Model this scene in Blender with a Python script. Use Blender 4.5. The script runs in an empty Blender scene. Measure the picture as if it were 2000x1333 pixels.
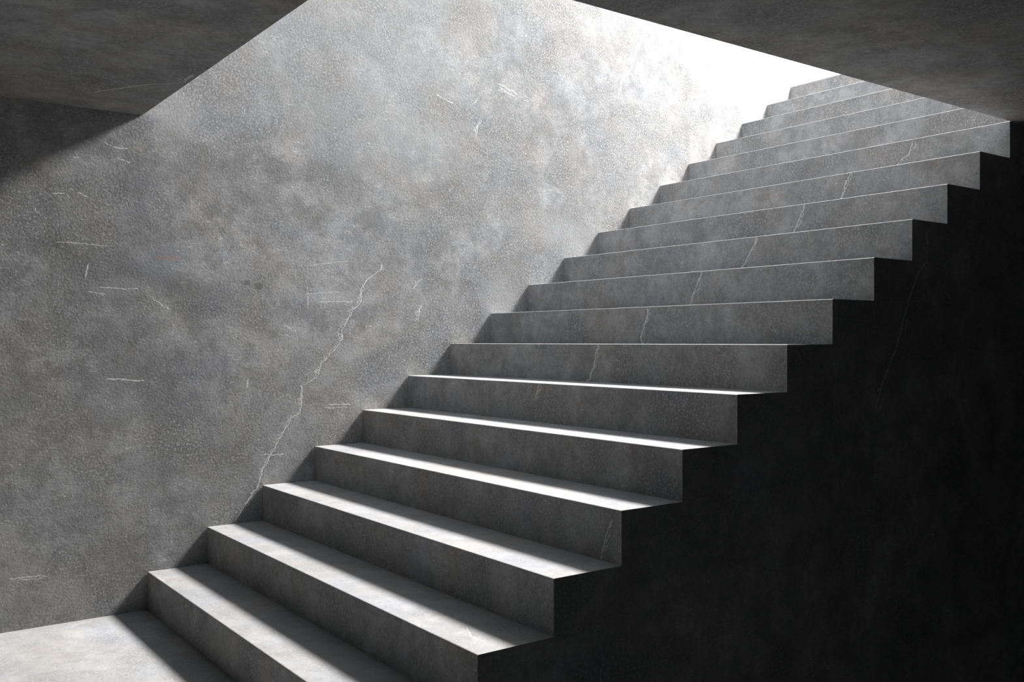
import bpy, math, random
random.seed(7)
SC = bpy.context.scene
COL = SC.collection
U = 0.18                      # height of one riser in metres

# ------------------------------------------------------------------ camera
F_PX = 1855.35
cam_d = bpy.data.cameras.new('camera')
cam_d.sensor_fit = 'HORIZONTAL'
cam_d.sensor_width = 36.0
cam_d.lens = F_PX / 2000.0 * 36.0
cam_d.clip_start = 0.05
cam = bpy.data.objects.new('camera', cam_d)
COL.objects.link(cam)
cam.location = (-5.4708 * U, -12.695 * U, 7.0627 * U)
cam.rotation_euler = (math.radians(90.03), 0, math.radians(53.766 - 90.0))
SC.camera = cam

# ------------------------------------------------------------------ light
world = bpy.data.worlds.new('world')
SC.world = world
world.use_nodes = True
# an overcast sky, brighter on the side the flight faces
wt = world.node_tree
bg = wt.nodes['Background']
bg.inputs['Color'].default_value = (0.80, 0.90, 1.0, 1)
tc = wt.nodes.new('ShaderNodeTexCoord')
dot = wt.nodes.new('ShaderNodeVectorMath')
dot.operation = 'DOT_PRODUCT'
dot.inputs[1].default_value = (-1.0, 0.0, 0.0)
ramp = wt.nodes.new('ShaderNodeMapRange')
ramp.inputs['From Min'].default_value = -0.6
ramp.inputs['From Max'].default_value = 0.9
ramp.inputs['To Min'].default_value = 0.3
ramp.inputs['To Max'].default_value = 2.5
wt.links.new(tc.outputs['Generated'], dot.inputs[0])
wt.links.new(dot.outputs['Value'], ramp.inputs['Value'])
wt.links.new(ramp.outputs['Result'], bg.inputs['Strength'])

ld = bpy.data.lights.new('stairwell_lamp', 'POINT')
ld.energy = 11900
ld.color = (1.0, 0.985, 0.97)
ld.shadow_soft_size = 4.0 * U
lamp = bpy.data.objects.new('stairwell_lamp', ld)
COL.objects.link(lamp)
lamp.location = (36.0 * U, 8.7 * U, 36.8 * U)

vs = SC.view_settings
vs.view_transform = 'Standard'
vs.look = 'None'
vs.exposure = 0.0
vs.gamma = 1.0
vs.use_curve_mapping = False
SC.cycles.max_bounces = 8
SC.cycles.diffuse_bounces = 4

# ------------------------------------------------------------------ dimensions (in risers)
R = 1.5723                    # going of one step
W = 13.153                    # width of the flight
H = 13.0                      # underside of the ceiling
X0 = 1.426                    # edge of the stairwell opening
NS = 18                       # steps up to the upper floor
WS = W - 0.012                # the flight stops 2 mm short of the wall
CE = -0.0005                   # near edge of the opening


# ------------------------------------------------------------------ node helpers
class NT:
    def __init__(s, name):
        s.mat = bpy.data.materials.new(name)
        s.mat.use_nodes = True
        s.t = s.mat.node_tree
        s.t.nodes.clear()

    def n(s, kind, **kw):
        o = s.t.nodes.new(kind)
        for k, v in kw.items():
            setattr(o, k, v)
        return o

    def put(s, sock, v):
        if isinstance(v, bpy.types.NodeSocket):
            s.t.links.new(v, sock)
        else:
            sock.default_value = v

    def m(s, op, a, b=None, c=None, clamp=False):
        o = s.n('ShaderNodeMath', operation=op, use_clamp=clamp)
        s.put(o.inputs[0], a)
        if b is not None:
            s.put(o.inputs[1], b)
        if c is not None:
            s.put(o.inputs[2], c)
        return o.outputs[0]

    def add(s, a, b): return s.m('ADD', a, b)
    def sub(s, a, b): return s.m('SUBTRACT', a, b)
    def mul(s, a, b): return s.m('MULTIPLY', a, b)
    def mx(s, a, b): return s.m('MAXIMUM', a, b)

    def step(s, v, e0, e1, o0=0.0, o1=1.0):
        o = s.n('ShaderNodeMapRange', interpolation_type='SMOOTHSTEP')
        s.put(o.inputs['Value'], v)
        a, b, c, d = e0, e1, o0, o1
        if not isinstance(e0, bpy.types.NodeSocket) and e0 > e1:
            a, b, c, d = e1, e0, o1, o0
        for nm, q in zip(('From Min', 'From Max', 'To Min', 'To Max'), (a, b, c, d)):
            s.put(o.inputs[nm], q)
        return o.outputs['Result']

    def xyz(s, x, y, z):
        o = s.n('ShaderNodeCombineXYZ')
        s.put(o.inputs[0], x); s.put(o.inputs[1], y); s.put(o.inputs[2], z)
        return o.outputs[0]

    def noise(s, vec, scale, detail=4.0, rough=0.55, dist=0.0, off=0.0, stretch=None):
        mp = s.n('ShaderNodeMapping')
        s.put(mp.inputs['Vector'], vec)
        mp.inputs['Location'].default_value = (off, off * 1.7, off * 0.6)
        if stretch:
            mp.inputs['Scale'].default_value = stretch
        o = s.n('ShaderNodeTexNoise')
        s.put(o.inputs['Vector'], mp.outputs[0])
        o.inputs['Scale'].default_value = scale
        o.inputs['Detail'].default_value = detail
        o.inputs['Roughness'].default_value = rough
        o.inputs['Distortion'].default_value = dist
        return o.outputs['Fac']

    def mixc(s, f, a, b, blend='MIX'):
        o = s.n('ShaderNodeMix', data_type='RGBA', blend_type=blend)
        s.put(o.inputs['Factor'], f)
        for k, v in ((6, a), (7, b)):
            if isinstance(v, bpy.types.NodeSocket):
                s.t.links.new(v, o.inputs[k])
            else:
                o.inputs[k].default_value = (*v, 1)
        return o.outputs[2]


def crack(q, u, v, pts, jit, width=0.006, strength=1.0):
    """A wandering crack: u as a piecewise curve of v, broken up by noise."""
    pts = sorted((b, a) for a, b in pts)
    v0, v1 = pts[0][0], pts[-1][0]
    us = [p[1] for p in pts]
    u0, u1 = min(us) - 0.01, max(us) + 0.01
    t = q.m('DIVIDE', q.sub(v, v0), v1 - v0, clamp=True)
    fc = q.n('ShaderNodeFloatCurve')
    cv = fc.mapping.curves[0]
    cv.points[0].location = (0.0, (us[0] - u0) / (u1 - u0))
    cv.points[1].location = (1.0, (us[-1] - u0) / (u1 - u0))
    for b, a in pts[1:-1]:
        cv.points.new((b - v0) / (v1 - v0), (a - u0) / (u1 - u0))
    for p in cv.points:
        p.handle_type = 'VECTOR'
    fc.mapping.update()
    q.put(fc.inputs['Value'], t)
    cu = q.add(q.mul(fc.outputs[0], u1 - u0), u0)
    out = None
    for k, (j, wd) in enumerate(jit):
        d = q.m('ABSOLUTE', q.add(q.sub(u, cu), j))
        line = q.step(d, width * wd, width * wd * 0.25)
        out = line if out is None else q.mx(out, line)
    ins = q.mul(q.step(v, v0, v0 + 0.02), q.step(v, v1, v1 - 0.02))
    return q.mul(q.mul(out, ins), strength)


def scratch(q, u, v, a, b, w):
    """A short straight scratch between two points of the surface."""
    dx, dy = b[0] - a[0], b[1] - a[1]
    L = math.hypot(dx, dy); dx /= L; dy /= L
    pu, pv = q.sub(u, a[0]), q.sub(v, a[1])
    al = q.add(q.mul(pu, dx), q.mul(pv, dy))
    ac = q.m('ABSOLUTE', q.add(q.mul(pu, -dy), q.mul(pv, dx)))
    return q.mul(q.step(ac, w, w * 0.3), q.mul(q.step(al, 0, 0.01), q.step(al, L, L - 0.01)))


def stain(q, u, v, c, r, warp, soft=0.5):
    pu = q.m('DIVIDE', q.sub(u, c[0]), r[0])
    pv = q.m('DIVIDE', q.sub(v, c[1]), r[1])
    d = q.m('SQRT', q.add(q.mul(pu, pu), q.mul(pv, pv)))
    return q.step(q.add(d, warp), 1.0 + soft, 1.0 - soft)


def concrete(name, plane, lo=(0.145, 0.144, 0.1425), hi=(0.362, 0.360, 0.357), cracks=(), scratches=(), stains_and_lift=(),
             grain=1.0, rough=0.82, shift=0.0, streak=(1, 1, 1), bump=0.45):
    """plane gives the two world axes the marks are laid out in."""
    q = NT(name)
    geo = q.n('ShaderNodeNewGeometry')
    P = geo.outputs['Position']
    sp = q.n('ShaderNodeSeparateXYZ')
    q.put(sp.inputs[0], P)
    ax = {'x': sp.outputs[0], 'y': sp.outputs[1], 'z': sp.outputs[2]}
    u, v = ax[plane[0]], ax[plane[1]]
    big = q.noise(P, 1.6, 4, 0.6, 0.3, shift + 3.1)
    mid = q.noise(P, 6.0, 10, 0.78, 0.15, shift + 9.7)
    cloud = q.noise(P, 2.9, 2, 0.5, 0.8, shift + 21.0)
    grit = q.noise(P, 95, 3, 0.75, 0.0, shift + 5.3, streak)
    tint = q.noise(P, 3.1, 4, 0.65, 0.0, shift + 31)
    tex = q.add(q.mul(q.step(big, 0.3, 0.7), 0.22), q.mul(q.step(mid, 0.37, 0.63), 0.48))
    gw = q.step(cloud, 0.42, 0.58, 0.50, 1.15)
    tex = q.add(tex, q.mul(q.mul(q.step(grit, 0.38, 0.62), 0.36 * grain), gw))
    tex = q.add(tex, q.mul(q.sub(1.0, gw), 0.15 * grain))
    grime = q.step(q.noise(P, 24, 7, 0.8, 0.3, shift + 40), 0.50, 0.60)
    # rough patches where small pale aggregate shows through
    patch = q.step(q.add(cloud, q.mul(q.sub(mid, 0.5), 0.9)), 0.50, 0.60)
    agg = q.mul(q.step(grit, 0.54, 0.64), patch)
    col = q.mixc(tex, lo, hi)
    col = q.mixc(q.mul(grime, 0.26), col, tuple(c * 0.80 for c in lo))
    col = q.mixc(q.mul(patch, 0.35), col, tuple(c * 0.72 for c in lo))
    col = q.mixc(q.mul(agg, 0.75 * grain), col, tuple(min(1, c * 1.1) for c in hi))
    # faint warm and cool washes
    col = q.mixc(q.step(tint, 0.5, 0.64), col, (1.025, 0.985, 0.96), 'MULTIPLY')
    col = q.mixc(q.step(tint, 0.5, 0.36), col, (0.975, 0.985, 1.025), 'MULTIPLY')
    # grit: dark pores and pale flecks
    pores = q.step(grit, 0.34, 0.26)
    col = q.mixc(q.mul(pores, 0.45 * grain), col, tuple(c * 0.4 for c in lo))
    vo = q.n('ShaderNodeTexVoronoi')
    vo.inputs['Scale'].default_value = 30
    mp = q.n('ShaderNodeMapping')
    mp.inputs['Scale'].default_value = (1.0, 1.0, 1.6)
    q.put(mp.inputs['Vector'], P); q.put(vo.inputs['Vector'], mp.outputs[0])
    fl = q.mul(q.step(q.add(vo.outputs['Distance'], q.mul(q.sub(grit, 0.5), 0.25)), 0.13, 0.07), q.step(mid, 0.50, 0.60))
    # short trowel marks: long thin noise ridges kept only here and there
    st = (0.25, 0.25, 1.0) if plane[1] == 'z' else (0.25, 1.0, 1.0)
    rid = q.noise(P, 60, 1, 0.5, 0.35, shift + 61, st)
    tro = q.mul(q.step(q.m('ABSOLUTE', q.sub(rid, 0.5)), 0.014, 0.003), q.step(q.sub(mid, cloud), 0.07, 0.13))
    pale = q.mx(q.mul(fl, 0.55 * grain), q.mul(tro, 0.4 * grain))
    wp = q.mul(q.sub(mid, 0.5), 3.4)
    for c, rr, tone, k in stains_and_lift:
        col = q.mixc(q.mul(stain(q, u, v, c, rr, wp), k), col, tone)
    if cracks:
        j1 = q.mul(q.sub(q.noise(P, 22, 6, 0.75, 0, 4), 0.5), 0.055)
        j2 = q.add(q.mul(q.sub(q.noise(P, 15, 6, 0.75, 0, 14), 0.5), 0.13), 0.008)
        halo = None
        for pts, wd, stg in cracks:
            c = crack(q, u, v, pts, [(j1, 1.0), (j2, 0.7)], wd, stg)
            pale = q.mx(pale, c)
            hz = crack(q, u, v, pts, [(j1, 5.0)], wd, 0.35)
            halo = hz if halo is None else q.mx(halo, hz)
        col = q.mixc(q.mul(halo, q.step(mid, 0.35, 0.65)), col, tuple(c * 0.62 for c in lo))
    if scratches:
        wob = q.mul(q.sub(q.noise(P, 14, 5, 0.7, 0, 2.2), 0.5), 0.035)
        uw, vw = q.add(u, wob), q.add(v, wob)
        worn = q.step(grit, 0.36, 0.52, 0.25, 0.85)
        for a, b, wd in scratches:
            pale = q.mx(pale, q.mul(scratch(q, uw, vw, a, b, wd), worn))
    pcol = tuple(min(0.95, c * 1.6 + 0.05) for c in hi)
    col = q.mixc(pale, col, pcol)
    bs = q.n('ShaderNodeBsdfPrincipled')
    q.put(bs.inputs['Base Color'], col)
    bs.inputs['Roughness'].default_value = rough
    bs.inputs['Specular IOR Level'].default_value = 0.25
    hgt = q.noise(P, 80, 4, 0.7, 0.0, shift + 5.3, streak)
    bp = q.n('ShaderNodeBump')
    bp.inputs['Strength'].default_value = bump
    bp.inputs['Distance'].default_value = 0.003
    q.put(bp.inputs['Height'], hgt)
    q.put(bs.inputs['Normal'], bp.outputs[0])
    out = q.n('ShaderNodeOutputMaterial')
    q.put(out.inputs['Surface'], bs.outputs[0])
    return q.mat


MAIN = [(1.535, 1.711), (1.535, 1.668), (1.51, 1.653), (1.447, 1.614), (1.413, 1.557), (1.403, 1.493),
        (1.385, 1.467), (1.348, 1.43), (1.321, 1.372), (1.293, 1.336), (1.296, 1.287), (1.248, 1.224),
        (1.201, 1.183), (1.166, 1.135), (1.16, 1.097), (1.108, 1.06), (1.065, 1.04), (1.056, 1.003),
        (1.062, 0.936), (1.05, 0.896), (1.0, 0.867), (0.963, 0.805), (0.919, 0.736), (0.88, 0.66),
        (0.851, 0.621), (0.837, 0.552), (0.736, 0.417), (0.704, 0.369)]
WALL_CRACKS = [
    (MAIN, 0.0036, 0.9),
    ([(1.797, 1.634), (1.757, 1.6), (1.73, 1.559)], 0.004, 0.8),
    ([(1.797, 1.488), (1.767, 1.429), (1.764, 1.377)], 0.004, 0.7),
    ([(3.571, 3.417), (3.48, 3.254), (3.466, 3.221), (3.423, 3.1), (3.33, 2.993), (3.317, 2.919), (3.285, 2.884)], 0.005, 0.6),
    ([(2.18, 2.725), (2.137, 2.661)], 0.004, 0.6),
    ([(2.202, 2.592), (2.169, 2.542), (2.166, 2.475)], 0.004, 0.7),
]
WALL_SCRATCHES = [
    ((0.100, 1.100), (0.271, 1.084), 0.005), ((0.020, 1.629), (0.007, 1.558), 0.005),
    ((0.081, 2.199), (0.126, 2.178), 0.003), ((0.126, 2.178), (0.199, 2.175), 0.003),
    ((0.137, 2.127), (0.213, 2.107), 0.004), ((-0.139, 1.935), (-0.071, 1.946), 0.003),
    ((-0.071, 1.946), (-0.056, 1.919), 0.003), ((-0.028, 1.950), (0.020, 1.931), 0.003),
    ((-0.205, 1.879), (-0.193, 1.839), 0.003), ((-0.114, 1.721), (0.115, 1.714), 0.0025),
    ((0.287, 1.494), (0.390, 1.420), 0.003), ((0.775, 1.084), (0.767, 1.033), 0.005),
    ((2.310, 2.825), (2.471, 2.780), 0.004), ((2.330, 2.800), (2.450, 2.765), 0.003),
    ((1.879, 2.688), (2.018, 2.650), 0.003),
    ((0.070, 1.525), (0.241, 1.515), 0.003), ((0.015, 1.500), (0.100, 1.492), 0.003),
    ((1.093, 1.667), (1.330, 1.706), 0.002), ((1.151, 1.481), (1.360, 1.486), 0.003),
    ((1.079, 1.519), (1.284, 1.539), 0.002), ((1.093, 1.560), (1.098, 1.440), 0.003),
    ((1.210, 0.938), (1.345, 0.930), 0.004), ((1.190, 0.922), (1.330, 0.914), 0.003),
    ((0.842, 0.697), (0.966, 0.691), 0.004), ((-0.298, 0.238), (-0.145, 0.224), 0.004),
    ((-0.270, 0.224), (-0.160, 0.214), 0.003), ((0.960, 1.360), (1.010, 1.335), 0.003),
]
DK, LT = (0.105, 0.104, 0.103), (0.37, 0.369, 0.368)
CL = (0.245, 0.252, 0.268)
WALL_STAINS_AND_LIFT = [
    ((0.60, 2.10), (0.42, 0.17), DK, 0.26),
    ((1.07, 2.16), (0.35, 0.07), DK, 0.30),
    ((1.98, 2.26), (0.22, 0.12), DK, 0.25),
    ((0.10, 1.58), (0.30, 0.16), DK, 0.32),
    ((0.15, 1.36), (0.35, 0.10), DK, 0.20),
    ((0.16, 1.15), (0.26, 0.12), DK, 0.28),
    ((0.50, 1.50), (0.14, 0.10), DK, 0.30),
    ((1.25, 1.42), (0.25, 0.08), DK, 0.30),
    ((0.126, 1.02), (0.10, 0.10), LT, 0.22),
    ((0.40, 1.66), (0.14, 0.07), CL, 0.5),
    ((0.385, 1.672), (0.05, 0.010), (0.29, 0.20, 0.165), 0.40),
    ((1.33, 1.209), (0.07, 0.05), LT, 0.45),
    ((1.20, 1.10), (0.10, 0.06), LT, 0.30),
    ((0.42, 2.38), (0.10, 0.10), LT, 0.45),
    ((2.36, 1.50), (0.12, 0.14), LT, 0.40),
    ((2.95, 1.92), (0.18, 0.10), LT, 0.30),
    ((2.66, 1.98), (0.20, 0.08), LT, 0.25),
    ((1.60, 2.36), (0.40, 0.22), LT, 0.22),
    ((1.30, 2.85), (0.75, 0.42), LT, 0.20),  # paler concrete zone, its tone also making up for missing lamp light
    ((1.25, 1.50), (0.20, 0.03), LT, 0.40),
    ((0.18, 1.52), (0.14, 0.04), LT, 0.25),
    ((0.83, 1.55), (0.022, 0.018), (0.07, 0.07, 0.07), 0.6),
    ((0.77, 1.57), (0.014, 0.012), (0.07, 0.07, 0.07), 0.5),
]

M_WALL = concrete('wall_concrete', 'xz', cracks=WALL_CRACKS, scratches=WALL_SCRATCHES, stains_and_lift=WALL_STAINS_AND_LIFT)
STEP_CRACKS = [
    ([(0.499, 2.330), (0.528, 2.267), (0.575, 2.235), (0.666, 2.170), (0.706, 2.125), (0.762, 1.988),
      (0.775, 1.948), (0.839, 1.818), (0.850, 1.763), (0.950, 1.625), (0.960, 1.593), (1.037, 1.439),
      (1.035, 1.409), (1.089, 1.289), (1.074, 1.261), (1.138, 1.090), (1.162, 1.080), (1.202, 0.992)], 0.005, 0.7),
    ([(0.047, 0.693), (0.105, 0.534)], 0.005, 0.6),
    ([(0.677, 2.208), (0.708, 2.142)], 0.004, 0.5),
    ([(1.791, 1.872), (1.803, 1.803)], 0.003, 0.5),
]
M_STEP = concrete('step_concrete', 'yz', shift=2.0, grain=0.8, cracks=STEP_CRACKS)
M_TREAD = concrete('tread_concrete', 'xy', shift=5.0, grain=0.6, lo=(0.19, 0.189, 0.188), hi=(0.305, 0.3035, 0.3015), cracks=[
    ([(0.692, 0.247), (0.656, 0.175), (0.646, 0.120), (0.604, 0.077)], 0.0035, 0.5),
    ([(0.286, 2.236), (0.297, 2.169), (0.291, 2.116)], 0.0035, 0.4)])
M_FLANK = concrete('flank_concrete', 'xz', shift=8.0, grain=0.7, cracks=[
    ([(2.994, 1.775), (2.949, 1.749), (2.945, 1.614), (2.884, 1.577), (2.804, 1.442), (2.753, 1.342),
      (2.699, 1.223), (2.613, 1.106), (2.579, 1.043), (2.557, 0.99)], 0.006, 0.6)])
M_FLOOR = concrete('floor_concrete', 'xy', shift=11.0, grain=0.8, lo=(0.20, 0.199, 0.198), hi=(0.345, 0.3435, 0.341))
M_CEIL = concrete('ceiling_concrete', 'xy', shift=17.0, grain=0.9, cracks=[
    ([(0.235, 1.525), (0.233, 1.684), (0.123, 1.804), (0.067, 1.904), (-0.045, 2.088)], 0.006, 0.6)])


# ------------------------------------------------------------------ mesh helpers
def mesh(name, verts, faces, mat, parent=None, off=(0, 0, 0)):
    me = bpy.data.meshes.new(name)
    me.from_pydata([((x * U) - off[0], (y * U) - off[1], (z * U) - off[2]) for x, y, z in verts], [], faces)
    me.update()
    me.materials.append(mat)
    o = bpy.data.objects.new(name, me)
    COL.objects.link(o)
    if parent:
        o.parent = parent
    return o


def prism_xz(name, prof, y0, y1, mat, parent=None):
    """A profile in x and z (counter-clockwise seen from -y) drawn out along y."""
    n = len(prof)
    v = [(x, y0, z) for x, z in prof] + [(x, y1, z) for x, z in prof]
    f = [tuple(range(n)), tuple(range(2 * n - 1, n - 1, -1))]
    f += [((i + 1) % n, i, n + i, n + (i + 1) % n) for i in range(n)]
    return mesh(name, v, f, mat, parent)


def box(name, a, b, mat, parent=None):
    return prism_xz(name, [(a[0], a[2]), (b[0], a[2]), (b[0], b[2]), (a[0], b[2])], a[1], b[1], mat, parent)


def boxes(name, ab, mat):
    """Several blocks in one mesh: a wall built around an added light opening."""
    v, f = [], []
    for a, b in ab:
        n = len(v)
        v += [(x, y, z) for z in (a[2], b[2]) for y in (a[1], b[1]) for x in (a[0], b[0])]
        f += [tuple(n + i for i in q) for q in ((0, 2, 3, 1), (4, 5, 7, 6), (0, 1, 5, 4), (2, 6, 7, 3), (0, 4, 6, 2), (1, 3, 7, 5))]
    return mesh(name, v, f, mat)


def structure(o):
    o['kind'] = 'structure'
    return o


# ------------------------------------------------------------------ the room
XL, XR = -22.0, 48.0          # ends of the room
YF = -26.0                    # wall behind the camera
TOP = 52.0                    # top of the tall stair wall
LOW = -9.0                    # floor of the dark space beside the flight
XE = 40.0                     # far end of the stairwell opening
structure(box('floor', (-7.0, 0.0, LOW), (2 * R, W, 0.0), M_FLOOR))
structure(box('floor', (XL - 1, YF - 1, LOW - 1), (XR + 1, W, LOW), M_FLOOR))
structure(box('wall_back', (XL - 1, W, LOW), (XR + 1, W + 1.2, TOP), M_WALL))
structure(boxes('wall_left', [((XL - 1, YF, LOW), (XL, -14.5, 18.0)), ((XL - 1, -10.0, LOW), (XL, W, 18.0)),  # opening out of view, added so skylight brightens the flank and risers
                              ((XL - 1, -14.5, LOW), (XL, -10.0, -1.0)), ((XL - 1, -14.5, 10.0), (XL, -10.0, 18.0))], M_WALL))
structure(box('wall_front', (XL - 1, YF - 1, LOW), (XR + 1, YF, 18.0), M_WALL))
structure(box('wall_right', (XR, YF, LOW), (XR + 1, W, 18.0), M_WALL))


# the ceiling slabs: along the front of the opening, and across its left end
structure(box('ceiling', (XL, YF, H), (XR, CE, float(NS)), M_CEIL))
structure(box('ceiling', (XL, CE, H), (X0, W, float(NS)), M_CEIL))

# ------------------------------------------------------------------ the staircase
st = bpy.data.objects.new('staircase', None)
COL.objects.link(st)
st['label'] = 'wide flight of bare grey concrete steps climbing right along the tall wall'
st['category'] = 'staircase'
TT = 0.20                     # depth of the tread slab
BV = 0.022                    # worn nosing


def step(k):
    x0, x1, z = k * R, (k + 1) * R, float(k)
    s = box('step', (x0, 0.0, z - 1), (x1, WS, z - TT), M_STEP, st)
    t = prism_xz('tread', [(x0, z - TT), (x1, z - TT), (x1, z), (x0 + BV, z), (x0 + BV * 0.3, z - BV * 0.3),
                           (x0, z - BV)], 0.0, WS, M_TREAD, s)
    t.data.materials.append(M_STEP)       # the front of the slab carries on the face of the riser
    t.data.materials.append(M_FLANK)
    for p in t.data.polygons:
        if p.normal.x < -0.99:
            p.material_index = 1
        elif abs(p.normal.y) > 0.99:
            p.material_index = 2
    s.data.materials.append(M_FLANK)
    for p in s.data.polygons:
        if abs(p.normal.y) > 0.99:
            p.material_index = 1


for k in range(1, NS + 1):
    step(k)

prof = [(2 * R, LOW), (XE, LOW), (XE, NS - 1.0)]
for k in range(NS, 1, -1):
    prof += [(k * R, k - 1.0), (k * R, k - 2.0)]
prism_xz('side_wall', prof, 0.0, WS, M_FLANK, st)

# upper floor the flight arrives at
structure(box('floor', ((NS + 1) * R, 0.0, NS - 1.0), (XR, W, float(NS)), M_FLOOR))
